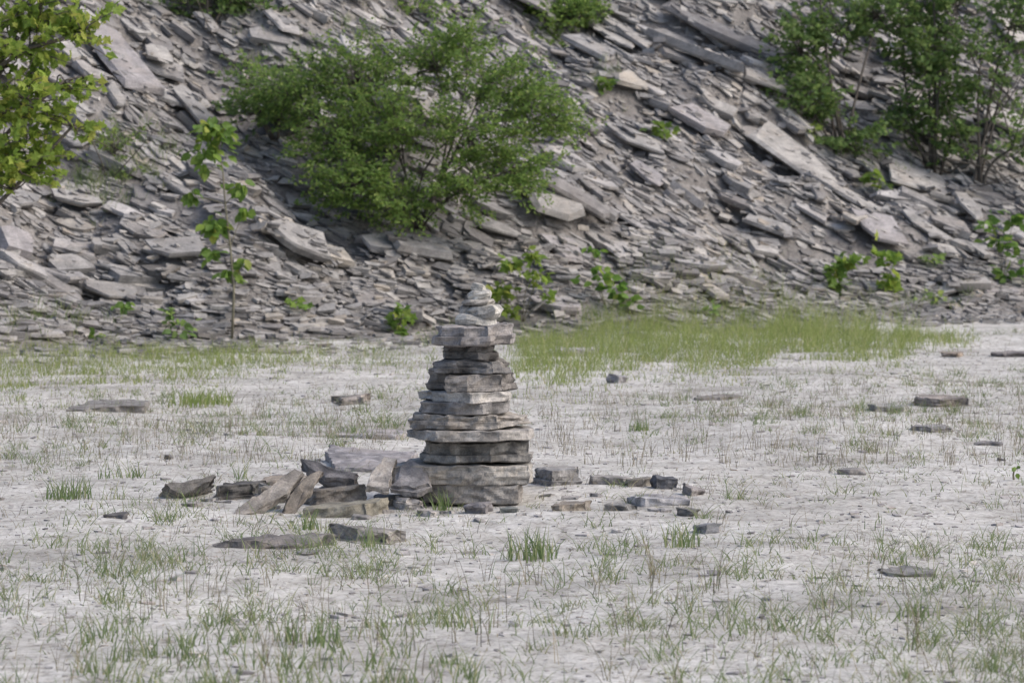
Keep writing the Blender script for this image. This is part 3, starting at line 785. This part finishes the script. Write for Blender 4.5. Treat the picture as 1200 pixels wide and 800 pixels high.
pts = ragged(5200, 690, 1090, [(690, 380), (830, 372), (1090, 378)], [(690, 396), (830, 392), (1090, 398)], 62)
band('tall_meadow_grass', 'taller seeding grass at the back of the meadow strip by the rocks', pts, .35, .75, M_BAND, (.003, .006))
pts = ragged(11000, -40, 400, [(-40, 408), (120, 410), (350, 410)], [(-40, 460), (60, 458), (170, 450), (250, 442), (350, 436)], 63)
band('verge_grass', 'short green grass strip between scree foot and silt, by the sapling', pts, .06, .22, M_BAND)
pts = ragged(1300, 320, 620, [(320, 410), (620, 412)], [(320, 440), (620, 450)], 64)
band('thin_verge_grass', 'thin patchy grass along the scree foot behind the cairn', pts, .05, .17, M_BAND)

# individual tufts that stand out
def tuft(label, px, py, nb, h, wid, spread, lean=.8, mat=M_GRASS):
    p = on_ground(px, py); so = Soup()
    b = np.concatenate([np.clip(NR.normal(0, spread, (nb, 2)), -1.8 * spread, 1.8 * spread), np.full((nb, 1), -.006)], 1)
    blades(so, b, NR.uniform(.45, 1.05, nb) * h, NR.uniform(wid * .7, wid * 1.2, nb), NR.uniform(.1, lean, nb), NR.uniform(0, 6.28, nb), 4, .8, NR.uniform(-.6, .6, nb))
    o = link('grass_tuft', so.mesh('grass_tuft'), mat, None, (.95, 1.0, .95)); o.location = (p.x, p.y, float(gz(p.x, p.y)))
    tag(o, label, 'grass tuft')
tuft('green grass tuft growing against the foot of the cairn', 515, 593, 30, .14, .006, .035)
tuft('dense bright green grass tuft in front of the cairn and grey block', 625, 655, 70, .17, .006, .055)
tuft('dense grass tuft on the silt beyond the pointed slab', 80, 582, 80, .16, .006, .06)
tuft('low dense grass tuft just in front of the grass strip by the sapling', 236, 472, 170, .17, .007, .12, .8, M_BAND)
tuft('grass tuft growing against the mossy slab and squared block', 362, 618, 24, .13, .007, .03)
tuft('upright green blades growing in front of the short thick slab', 436, 636, 14, .16, .006, .03)
tuft('grass tuft on the flat behind the broad lilac slab', 412, 514, 40, .16, .006, .045)
tuft('weedy grass tuft in front of the long low ragged slab', 362, 760, 40, .15, .006, .05)
tuft('green tuft on the flat beyond the dark blue cube of rock', 748, 503, 34, .12, .007, .035)
tuft('leafy green tuft near the small pale and dark stone', 800, 648, 34, .14, .006, .04)
tuft('grass tuft beside the flat slab embedded in foreground silt', 1075, 720, 30, .12, .006, .04)
tuft('grass tuft on the silt behind the little flat flake', 145, 556, 40, .12, .006, .07)

# flakes and grit on the silt
so = Soup(); fl = flat_xy(9000, pw=.7)
for x, y, z in fl:
    a = R.uniform(.004, .014) * (1 + 1.3 * (R.random() < .08)); b = a * R.uniform(.5, .9); t = a * R.uniform(.12, .3)
    M_ = Matrix.Translation((x, y, z + t * .3)) @ Matrix.Rotation(R.uniform(0, 6.28), 4, 'Z') @ Matrix.Rotation(R.gauss(0, .15), 4, 'X')
    put_soup(so, R.choice(CHIPS), M_, a, b, t)
gr = link('shale_flakes', so.mesh('shale_flakes'), M_SCREE, None, (1.35, 1.33, 1.35))
tag(gr, 'small shale flakes and grit strewn over the silt flat', 'gravel', kind='stuff')

# ------------------------------------------------------------------ leaves and woody plants
def leaf_unit(kind):
    if kind == 'small':        # a narrow leaflet folded on its midrib
        V_ = [(0, 0, 0), (.45, -.26, .06), (.45, 0, 0), (.45, .26, .06), (1, 0, -.08)]
        T_ = [(0, 1, 2), (0, 2, 3), (1, 4, 2), (2, 4, 3)]
    elif kind == 'ovate':
        V_ = [(0, 0, 0), (.22, -.30, .05), (.55, -.34, .05), (.82, -.16, -.02), (1, 0, -.12), (.82, .16, -.02), (.55, .34, .05), (.22, .30, .05), (.4, 0, 0), (.7, 0, -.03)]
        T_ = [(0, 1, 8), (1, 2, 8), (2, 9, 8), (2, 3, 9), (3, 4, 9), (4, 5, 9), (5, 6, 9), (6, 8, 9), (6, 7, 8), (7, 0, 8)]
    else:                      # lobed, maple like
        V_ = [(0, 0, 0), (-.05, -.25, .03), (.25, -.30, .05), (.30, -.58, -.04), (.55, -.34, .03), (.66, -.20, .03), (1, 0, -.14), (.66, .20, .03), (.55, .34, .03), (.30, .58, -.04), (.25, .30, .05), (-.05, .25, .03), (.35, 0, 0)]
        T_ = [(i, i + 1, 12) for i in range(11)] + [(11, 0, 12)]
    return np.array(V_, dtype=float), np.array(T_)
LU = {k: leaf_unit(k) for k in ('small', 'ovate', 'lobed')}
def leaf_frames(n, dirs, jitter=.5, up=1.0):
    """orientation matrices: local X along the leaf, Z its face"""
    X = dirs + NR.normal(0, jitter, (n, 3)); X[:, 2] -= .15
    X /= np.linalg.norm(X, axis=1)[:, None]
    Z = NR.normal(0, .6, (n, 3)) + np.array([.2, -.45, up]); Z -= X * (Z * X).sum(1)[:, None]; Z /= np.linalg.norm(Z, axis=1)[:, None]
    Y = np.cross(Z, X)
    return np.stack([X, Y, Z], 2)
def leaves_soup(soup, unit, pos, fr, size):
    V_, T_ = unit; n = len(pos)
    P = np.einsum('nij,kj->nki', fr, V_) * size[:, None, None] + pos[:, None]
    soup.add(P.reshape(-1, 3), (np.arange(n)[:, None, None] * len(V_) + T_[None]).reshape(-1, 3))
LEAFM = {}
def leaf_parts(parent, kind, mat, pos, fr, size, tint=(1, 1, 1)):
    key = (kind, mat.name)
    if key not in LEAFM:
        V_, T_ = LU[kind]; me = tri_mesh('leaf', V_, T_); me.materials.append(mat); LEAFM[key] = me
    L0 = np.array(parent.location)
    for p, f, s_ in zip(pos - L0, fr, size):
        v = R.uniform(.85, 1.15)
        o = link('leaf', LEAFM[key], None, parent, tuple(c * v for c in tint))
        m = f * s_
        o.matrix_local = Matrix(((m[0, 0], m[0, 1], m[0, 2], p[0]), (m[1, 0], m[1, 1], m[1, 2], p[1]), (m[2, 0], m[2, 1], m[2, 2], p[2]), (0, 0, 0, 1)))
def curve_pts(a, b, bow, n=7):
    a, b = np.array(a, float), np.array(b, float)
    t = np.linspace(0, 1, n)[:, None]
    return a + (b - a) * t + np.array(bow)[None] * (t * (1 - t) * 4)
def shrub(name, label, base, lobes, nspray, leaves_per, lsize, mat, group=None, stem_r=.022, spraylen=.32, flat=.35, kind='small', up=1.0, bare=0, tint=(1, 1, 1), cat='shrub', stemmat=None, fork=1):
    """lobes: (centre Vector, (rx,ry,rz), weight). Every lobe is fed by a stem of its own; sprays of leaves hang on twigs."""
    root = empty(name, base); tag(root, label, cat, group)
    L0 = np.array(base); stems = []; smat = stemmat or M_BARK
    for c, rr, wt in lobes:
        e = np.array(c); d = e - L0
        for _ in range(fork):
            e2 = e + NR.normal(0, .45, 3) * np.array(rr) * (fork > 1)
            pts = curve_pts(L0 + NR.normal(0, .05, 3) * (1, 1, 0), e2, NR.normal(0, .07, 3) * np.linalg.norm(d) + np.array([0, 0, .10 * np.linalg.norm(d)]))
            stems.append(pts); so = Soup(); tube(so, pts - L0, stem_r * R.uniform(.7, 1.1), stem_r * .35, 6)
            link('stem', so.mesh('stem', True), smat, root)
    allp = np.concatenate(stems)
    for _ in range(bare):
        p = allp[NR.integers(len(allp))]; so = Soup(); e = p + NR.normal(0, .5, 3) * (1, .6, .9) + (0, 0, .25)
        tube(so, curve_pts(p, e, NR.normal(0, .06, 3)) - L0, stem_r * .4, stem_r * .15, 5); link('stem', so.mesh('stem', True), smat, root)
    tw = Soup(); POS, FR, SZ = [], [], []
    wts = np.array([l[2] for l in lobes], float); wts /= wts.sum()
    for i in range(nspray):
        c, rr, _ = lobes[NR.choice(len(lobes), p=wts)]
        v = NR.normal(0, 1, 3); v /= np.linalg.norm(v); e = np.array(c) + v * np.array(rr) * NR.uniform(.25, 1) ** .6
        near = allp[np.argmin(((allp - e) ** 2).sum(1) + NR.uniform(0, .1, len(allp)))]
        out = e - L0; out[2] *= .5; out /= np.linalg.norm(out) + 1e-6
        dr = out * .6 + v * .6 + NR.normal(0, .3, 3); dr[2] *= flat; dr /= np.linalg.norm(dr)
        sl = spraylen * R.uniform(.6, 1.3); tip = e + dr * sl + np.array([0, 0, -.12 * sl])
        pts = np.concatenate([curve_pts(near, e, NR.normal(0, .04, 3), 4)[:-1], curve_pts(e, tip, (0, 0, .05 * sl), 4)])
        tube(tw, pts - L0, stem_r * .28, stem_r * .10, 3)
        k = max(3, int(leaves_per * R.uniform(.6, 1.3)))
        f = NR.uniform(-.25, 1, k); sidev = np.cross(dr, (0, 0, 1)); sidev /= np.linalg.norm(sidev) + 1e-6
        p = e + dr * (sl * f)[:, None] + sidev * (NR.choice([-1, 1], k) * NR.uniform(.02, .30, k) * sl * (1.1 - np.abs(f - .3)))[:, None] + NR.normal(0, .05 * sl, (k, 3))
        dl = dr * .6 + sidev * NR.choice([-1, 1], k)[:, None] * .6
        POS.append(p); FR.append(leaf_frames(k, dl, .45, up)); SZ.append(NR.uniform(.65, 1.25, k) * lsize)
    link('twigs', tw.mesh('twigs', True), smat, root)
    POS, FR, SZ = np.concatenate(POS), np.concatenate(FR), np.concatenate(SZ)
    return root, POS, FR, SZ
def finish_crown(root, kind, mat, POS, FR, SZ, tint=(1, 1, 1)):
    cr = Soup(); leaves_soup(cr, LU[kind], POS - np.array(root.location), FR, SZ)
    o = link('crown', cr.mesh('crown'), mat, root, tint); tag(o, kind='stuff')
def lobe(px, py, Y, rx, rz, wt=1.0, ry=None):
    """crown lobe: radii in photo pixels"""
    ppm = F / Y
    return (at(px, py, Y), (rx / ppm * .8, (ry or (rx + rz) * .36) / ppm, rz / ppm * .8), wt)

# the wide shrub in the middle of the slope
b0 = on_pile(492, 268); Y0 = b0.y
LB = [lobe(350, 110, Y0 + .5, 60, 40, 1.1), lobe(420, 95, Y0 + .3, 60, 45, 1.3), lobe(510, 80, Y0 + .3, 50, 36, 1.2), lobe(545, 45, Y0 + .4, 26, 26, .35), lobe(570, 95, Y0, 55, 45, 1.3), lobe(615, 130, Y0 - .1, 45, 45, 1.2),
      lobe(470, 150, Y0 - .2, 70, 45, 1.5), lobe(550, 165, Y0 - .4, 60, 40, 1.2), lobe(400, 165, Y0 - .1, 60, 40, 1.2), lobe(420, 215, Y0 - .5, 60, 35, 1.2), lobe(600, 200, Y0 - .5, 45, 30, .8), lobe(470, 240, Y0 - .6, 45, 25, .7), lobe(650, 140, Y0 + .1, 24, 24, .25), lobe(545, 222, Y0 - .6, 42, 26, .7)]
root, P_, Fm, S_ = shrub('spreading_shrub', 'wide spreading green shrub in the middle of the rocky slope', b0, LB, 940, 36, .056, M_SHRUB, spraylen=.36, stem_r=.018, fork=1, flat=.75, up=.35)
finish_crown(root, 'small', M_SHRUB, P_, Fm, S_)

# the thickets higher up the slope
def thicket(label, bx, by, lobes, ns_, lp, ls, mat, bare=6, **kw):
    b = on_pile(bx, by)
    L = [lobe(px, py, b.y + dy, rx, rz, wt) for px, py, dy, rx, rz, wt in lobes]
    r_, P_, F_, S_ = shrub('slope_shrub', label, b, L, ns_, lp, ls, mat, bare=bare, group='shrubs growing on the slope', flat=.6, up=.5, **kw)
    finish_crown(r_, 'small', mat, P_, F_, S_, kw.get('tint', (1, 1, 1)))
thicket('dark dense shrub with bare crooked stems above the big pale slab', 985, 185, [(945, 120, 0, 40, 40, 1.5), (940, 60, .3, 35, 45, 1.2), (985, 40, .4, 40, 40, 1.0), (1000, 165, -.2, 35, 25, .6), (1030, 20, .5, 40, 35, .8), (960, -20, .6, 50, 40, .8)], 250, 26, .095, M_DARKLEAF, 10, stem_r=.028)
thicket('tall upright shrub with several bare stems beside the big rounded slab', 1098, 218, [(1095, 110, 0, 40, 50, 1.6), (1085, 60, .2, 45, 40, 1.2), (1115, 160, -.2, 30, 25, .8), (1070, 15, .4, 50, 35, 1.0), (1120, 10, .4, 45, 45, 1.0), (1090, -40, .5, 70, 40, .8), (1060, 150, 0, 25, 25, .3)], 240, 26, .10, M_DARKLEAF, 14, stem_r=.030)
thicket('leaning twiggy shrub with sparse leaves beside the tall upright shrub', 1150, 225, [(1180, 110, .2, 40, 45, .7), (1190, 30, .5, 45, 40, 1.0), (1200, 170, -.1, 35, 25, .7), (1150, 70, .3, 40, 40, .6), (1210, -10, .5, 50, 40, .8)], 130, 22, .10, M_DARKLEAF, 18, stem_r=.028)
thicket('low dark bush spreading in the shade beside the wide shrub', 318, 175, [(300, 130, 0, 35, 30, 1), (330, 120, .1, 30, 30, 1), (290, 95, .2, 30, 20, .6)], 80, 24, .075, M_DARKLEAF, 3)
thicket('low bush at the top of the slope above the long thin slabs', 655, 45, [(640, 25, .1, 40, 22, 1), (670, 15, .2, 30, 20, 1), (640, 50, -.1, 25, 15, .5), (615, 5, .2, 25, 20, .7)], 170, 26, .075, M_SHRUB, 2)
thicket('bushy clump on the slope crest above the small pale slab', 250, 30, [(235, 5, .1, 45, 22, 1), (285, 0, .2, 40, 22, 1), (255, -25, .2, 60, 25, 1)], 110, 24, .08, M_DARKLEAF, 3)
thicket('thin dry looking bush above the wide shrub', 480, 20, [(470, 5, .1, 22, 18, 1), (500, 12, .1, 20, 15, 1)], 36, 18, .07, M_SHRUB, 2)
thicket('scrappy grey green bush beside the sapling top', 130, 205, [(125, 215, 0, 26, 18, 1), (135, 175, .1, 22, 22, 1)], 40, 16, .06, M_DARKLEAF, 3, tint=(1.2, 1.1, 1.0))

# weeds and thin grass growing out of the scree
so = Soup()
for cx, cy, rx, ry, k in ((150, 190, 60, 45, 420), (110, 230, 50, 30, 300), (345, 85, 60, 40, 300), (420, 40, 40, 20, 160), (60, 380, 70, 20, 200), (715, 100, 30, 20, 90), (850, 375, 60, 12, 260), (1090, 360, 60, 14, 160), (560, 400, 60, 12, 160), (705, 380, 40, 12, 150), (1060, 170, 60, 40, 200)):
    for _ in range(k // 6):
        px, py = R.gauss(cx, rx * .5), R.gauss(cy, ry * .5)
        p = on_pile(px, min(py, 405)); n_ = R.randint(4, 9)
        b = np.array(p)[None] + np.concatenate([NR.normal(0, .03, (n_, 2)), np.zeros((n_, 1))], 1)
        blades(so, b, NR.uniform(.08, .28, n_), NR.uniform(.004, .009, n_), NR.uniform(.2, 1.2, n_), NR.uniform(0, 6.28, n_), 3, .8, NR.uniform(-.6, .6, n_))
tag(link('slope_grass', so.mesh('slope_grass'), M_GRASS, None, (.9, .95, .85)), 'thin wispy grass sprouting between the slabs of the slope', 'grass', kind='stuff')

# the bright leaved tree that reaches in
bt = on_ground(-210, 440)
TL = [lobe(20, 55, bt.y, 50, 40, 1.2), lobe(45, 20, bt.y, 50, 30, .9), lobe(100, 38, bt.y - .1, 28, 14, .35), lobe(30, 120, bt.y - .2, 50, 42, 1.5), lobe(75, 95, bt.y - .1, 22, 24, .35), lobe(85, 148, bt.y - .2, 14, 14, .2), lobe(15, 185, bt.y - .2, 48, 38, 1.4), lobe(-60, 120, bt.y, 70, 90, 2.2), lobe(-40, 10, bt.y + .1, 70, 70, 1.6), lobe(-20, 215, bt.y - .1, 45, 20, .5)]
root, P_, Fm, S_ = shrub('leafy_tree', 'young tree with bright yellow green leaves reaching in beside the scree', bt, TL, 220, 14, .085, M_BRIGHT, stem_r=.035, spraylen=.30, flat=.5, kind='lobed', up=.2, cat='tree')
dep = P_[:, 1]; pxl = 600 + F * P_[:, 0] / dep
score = np.where(pxl > -6, S_ + NR.uniform(0, .03, len(S_)) - .06 * (dep - dep.mean()), -1)
o_ = np.argsort(-score); top, rest = o_[:300], o_[300:]
leaf_parts(root, 'lobed', M_BRIGHT, P_[top], Fm[top], S_[top]); finish_crown(root, 'lobed', M_BRIGHT, P_[rest], Fm[rest], S_[rest])

# the sapling
sb = on_pile(272, 397); YS = sb.y - .05
sap = empty('sapling', sb); tag(sap, 'slim sapling with bare stem and few leaf clusters at the scree foot', 'sapling')
L0 = np.array(sb)
stem = np.array([list(at(*p, YS)) for p in ((272, 399), (274, 340), (270, 290), (264, 240), (261, 200), (256, 170), (250, 148))]); stem[0] = L0
so = Soup(); tube(so, stem - L0, .016, .005, 6); link('stem', so.mesh('stem', True), M_STEM, sap)
PP, FF, SS = [], [], []
for px, py, rx, rz, k in ((246, 152, 26, 12, 26), (240, 178, 24, 16, 24), (262, 165, 18, 14, 14), (225, 233, 15, 7, 12), (283, 225, 13, 7, 10), (250, 268, 20, 12, 22), (285, 252, 13, 5, 8), (246, 300, 12, 6, 10), (268, 322, 14, 7, 10), (284, 310, 8, 5, 5), (238, 200, 14, 10, 8)):
    k = int(k * 1.7); c = np.array(at(px, py, YS)); ppm = F / YS
    j = np.argmin(((stem - c) ** 2).sum(1) + np.where(stem[:, 2] > c[2] + .1, 1, 0)); so = Soup(); tube(so, curve_pts(stem[j], c, (0, 0, .03), 5) - L0, .006, .003, 4); link('branch', so.mesh('branch', True), M_STEM, sap)
    p = c + NR.normal(0, .5, (k, 3)) * (rx / ppm, rx / ppm * .7, rz / ppm)
    dd = p - c; dd[:, 2] = -.05; dd /= np.linalg.norm(dd, axis=1)[:, None]
    PP.append(p - dd * .05); FF.append(leaf_frames(k, dd, .35, .7)); SS.append(NR.uniform(.085, .14, k))
leaf_parts(sap, 'ovate', M_SEED, np.concatenate(PP), np.concatenate(FF), np.concatenate(SS))

# seedlings among the rocks
def seedling(label, px, py, clusters, size=.10, kind='lobed', mat=None, tint=(1, 1, 1), flat_ground=False):
    b = on_ground(px, py) if flat_ground else on_pile(px, py)
    root = empty('seedling', b); tag(root, label, 'seedling'); L0 = np.array(b); ppm = F / b.y; mat = mat or M_SEED
    for cx, cy, rx, rz, k in clusters:
        k = int(k * 1.7); c = np.array(at(cx, cy, b.y - .12)); so = Soup()
        tube(so, curve_pts(L0 + (0, 0, -.03), c, (R.gauss(0, .03), 0, .02), 6) - L0, .007, .003, 5); link('stem', so.mesh('stem', True), M_STEM, root)
        p = c + NR.normal(0, .5, (k, 3)) * (rx / ppm, rx / ppm * .7, rz / ppm)
        dd = p - c + NR.normal(0, .02, (k, 3)); dd[:, 2] *= .3; dd /= np.linalg.norm(dd, axis=1)[:, None]
        leaf_parts(root, kind, mat, p - dd * size * .4, leaf_frames(k, dd, .3, .6), NR.uniform(.75, 1.3, k) * size, tint)
seedling('yellow green seedling with several stems right behind the cairn top', 612, 378, [(625, 300, 20, 12, 15), (600, 312, 20, 12, 13), (630, 325, 18, 12, 11), (590, 345, 22, 14, 16), (640, 350, 12, 10, 6), (600, 365, 16, 10, 10)], .105, 'lobed', M_BRIGHT, (.85, .9, .9))
seedling('green seedling with drooping leaves beside the yellow green seedling', 712, 360, [(695, 294, 14, 6, 7), (700, 325, 22, 12, 15), (722, 340, 20, 12, 14), (738, 352, 14, 7, 7)], .11, 'ovate', M_SEED, (.85, .95, .9))
seedling('small bright seedling among rocks just past the cairn', 470, 392, [(468, 365, 18, 8, 11), (472, 382, 18, 9, 14)], .095, 'lobed')
seedling('dark green seedling beside the sapling at the scree foot', 206, 400, [(200, 368, 14, 9, 9), (208, 385, 22, 12, 18)], .09, 'ovate', M_DARKLEAF, (1.2, 1.2, 1.2))
seedling('small seedling between two pale rocks behind the grass strip by the sapling', 146, 374, [(142, 357, 16, 7, 10)], .09, 'ovate', M_DARKLEAF, (1.5, 1.5, 1.3))
seedling('tiny two tone seedling in the rubble at the grass strip by the sapling', 114, 402, [(115, 393, 12, 6, 7)], .085, 'ovate')
seedling('tiny seedling on the pile between sapling and small bright seedling', 345, 368, [(348, 356, 15, 6, 9)], .085, 'lobed')
seedling('leafy bright green seedling above the end of the meadow grass', 985, 345, [(980, 312, 18, 9, 12), (995, 305, 16, 8, 9), (980, 330, 18, 12, 14)], .13, 'lobed')
seedling('yellowish seedling with two tufts beside the leafy bright seedling', 1042, 345, [(1025, 298, 10, 10, 7), (1045, 306, 12, 10, 10), (1042, 330, 14, 10, 12)], .125, 'lobed', M_BRIGHT, (.9, 1, .9))
seedling('thin green sapling with rounded leaves at the slope foot', 1176, 338, [(1165, 262, 18, 9, 11), (1188, 258, 16, 10, 11), (1172, 285, 20, 9, 11), (1195, 300, 12, 16, 9), (1180, 322, 18, 10, 12)], .13, 'ovate', M_SEED, (.85, .9, .9))
seedling('low yellow green sprig at the edge of the big rounded slab', 1030, 222, [(1020, 204, 12, 7, 8), (1036, 220, 14, 10, 10), (1046, 232, 10, 6, 6)], .12, 'lobed', M_BRIGHT, (.8, .9, .9))
seedling('yellow sprig below the dark dense shrub', 950, 160, [(945, 150, 20, 6, 12)], .13, 'lobed', M_BRIGHT, (.8, .85, .9))
seedling('sprig growing between slabs above the square lilac slab', 772, 165, [(770, 148, 16, 8, 12), (776, 158, 12, 6, 8)], .10, 'lobed', M_SEED, (1, .95, .9))
seedling('sprig by the pale yellow slab high on the slope', 712, 110, [(712, 95, 14, 8, 10), (706, 104, 10, 6, 6)], .10, 'lobed', M_SEED, (.9, .9, .9))
seedling('sprig with few leaves on the rocks past the yellowish seedling', 1096, 312, [(1086, 300, 12, 6, 7), (1100, 306, 12, 6, 6)], .11, 'ovate', M_DARKLEAF, (1.6, 1.5, 1.4))
seedling('low bushy weed against the upright tan slab', 832, 374, [(832, 362, 12, 8, 14)], .07, 'ovate', M_DARKLEAF, (1.5, 1.5, 1.3))
seedling('drab weed at the slope foot above the last stones', 1096, 362, [(1095, 348, 16, 8, 12)], .08, 'ovate', M_DARKLEAF, (1.8, 1.6, 1.5))
seedling('small weed on the flat at the edge of the silt', 1190, 562, [(1194, 548, 8, 6, 7)], .03, 'ovate', M_SEED, (1, 1, 1), True)
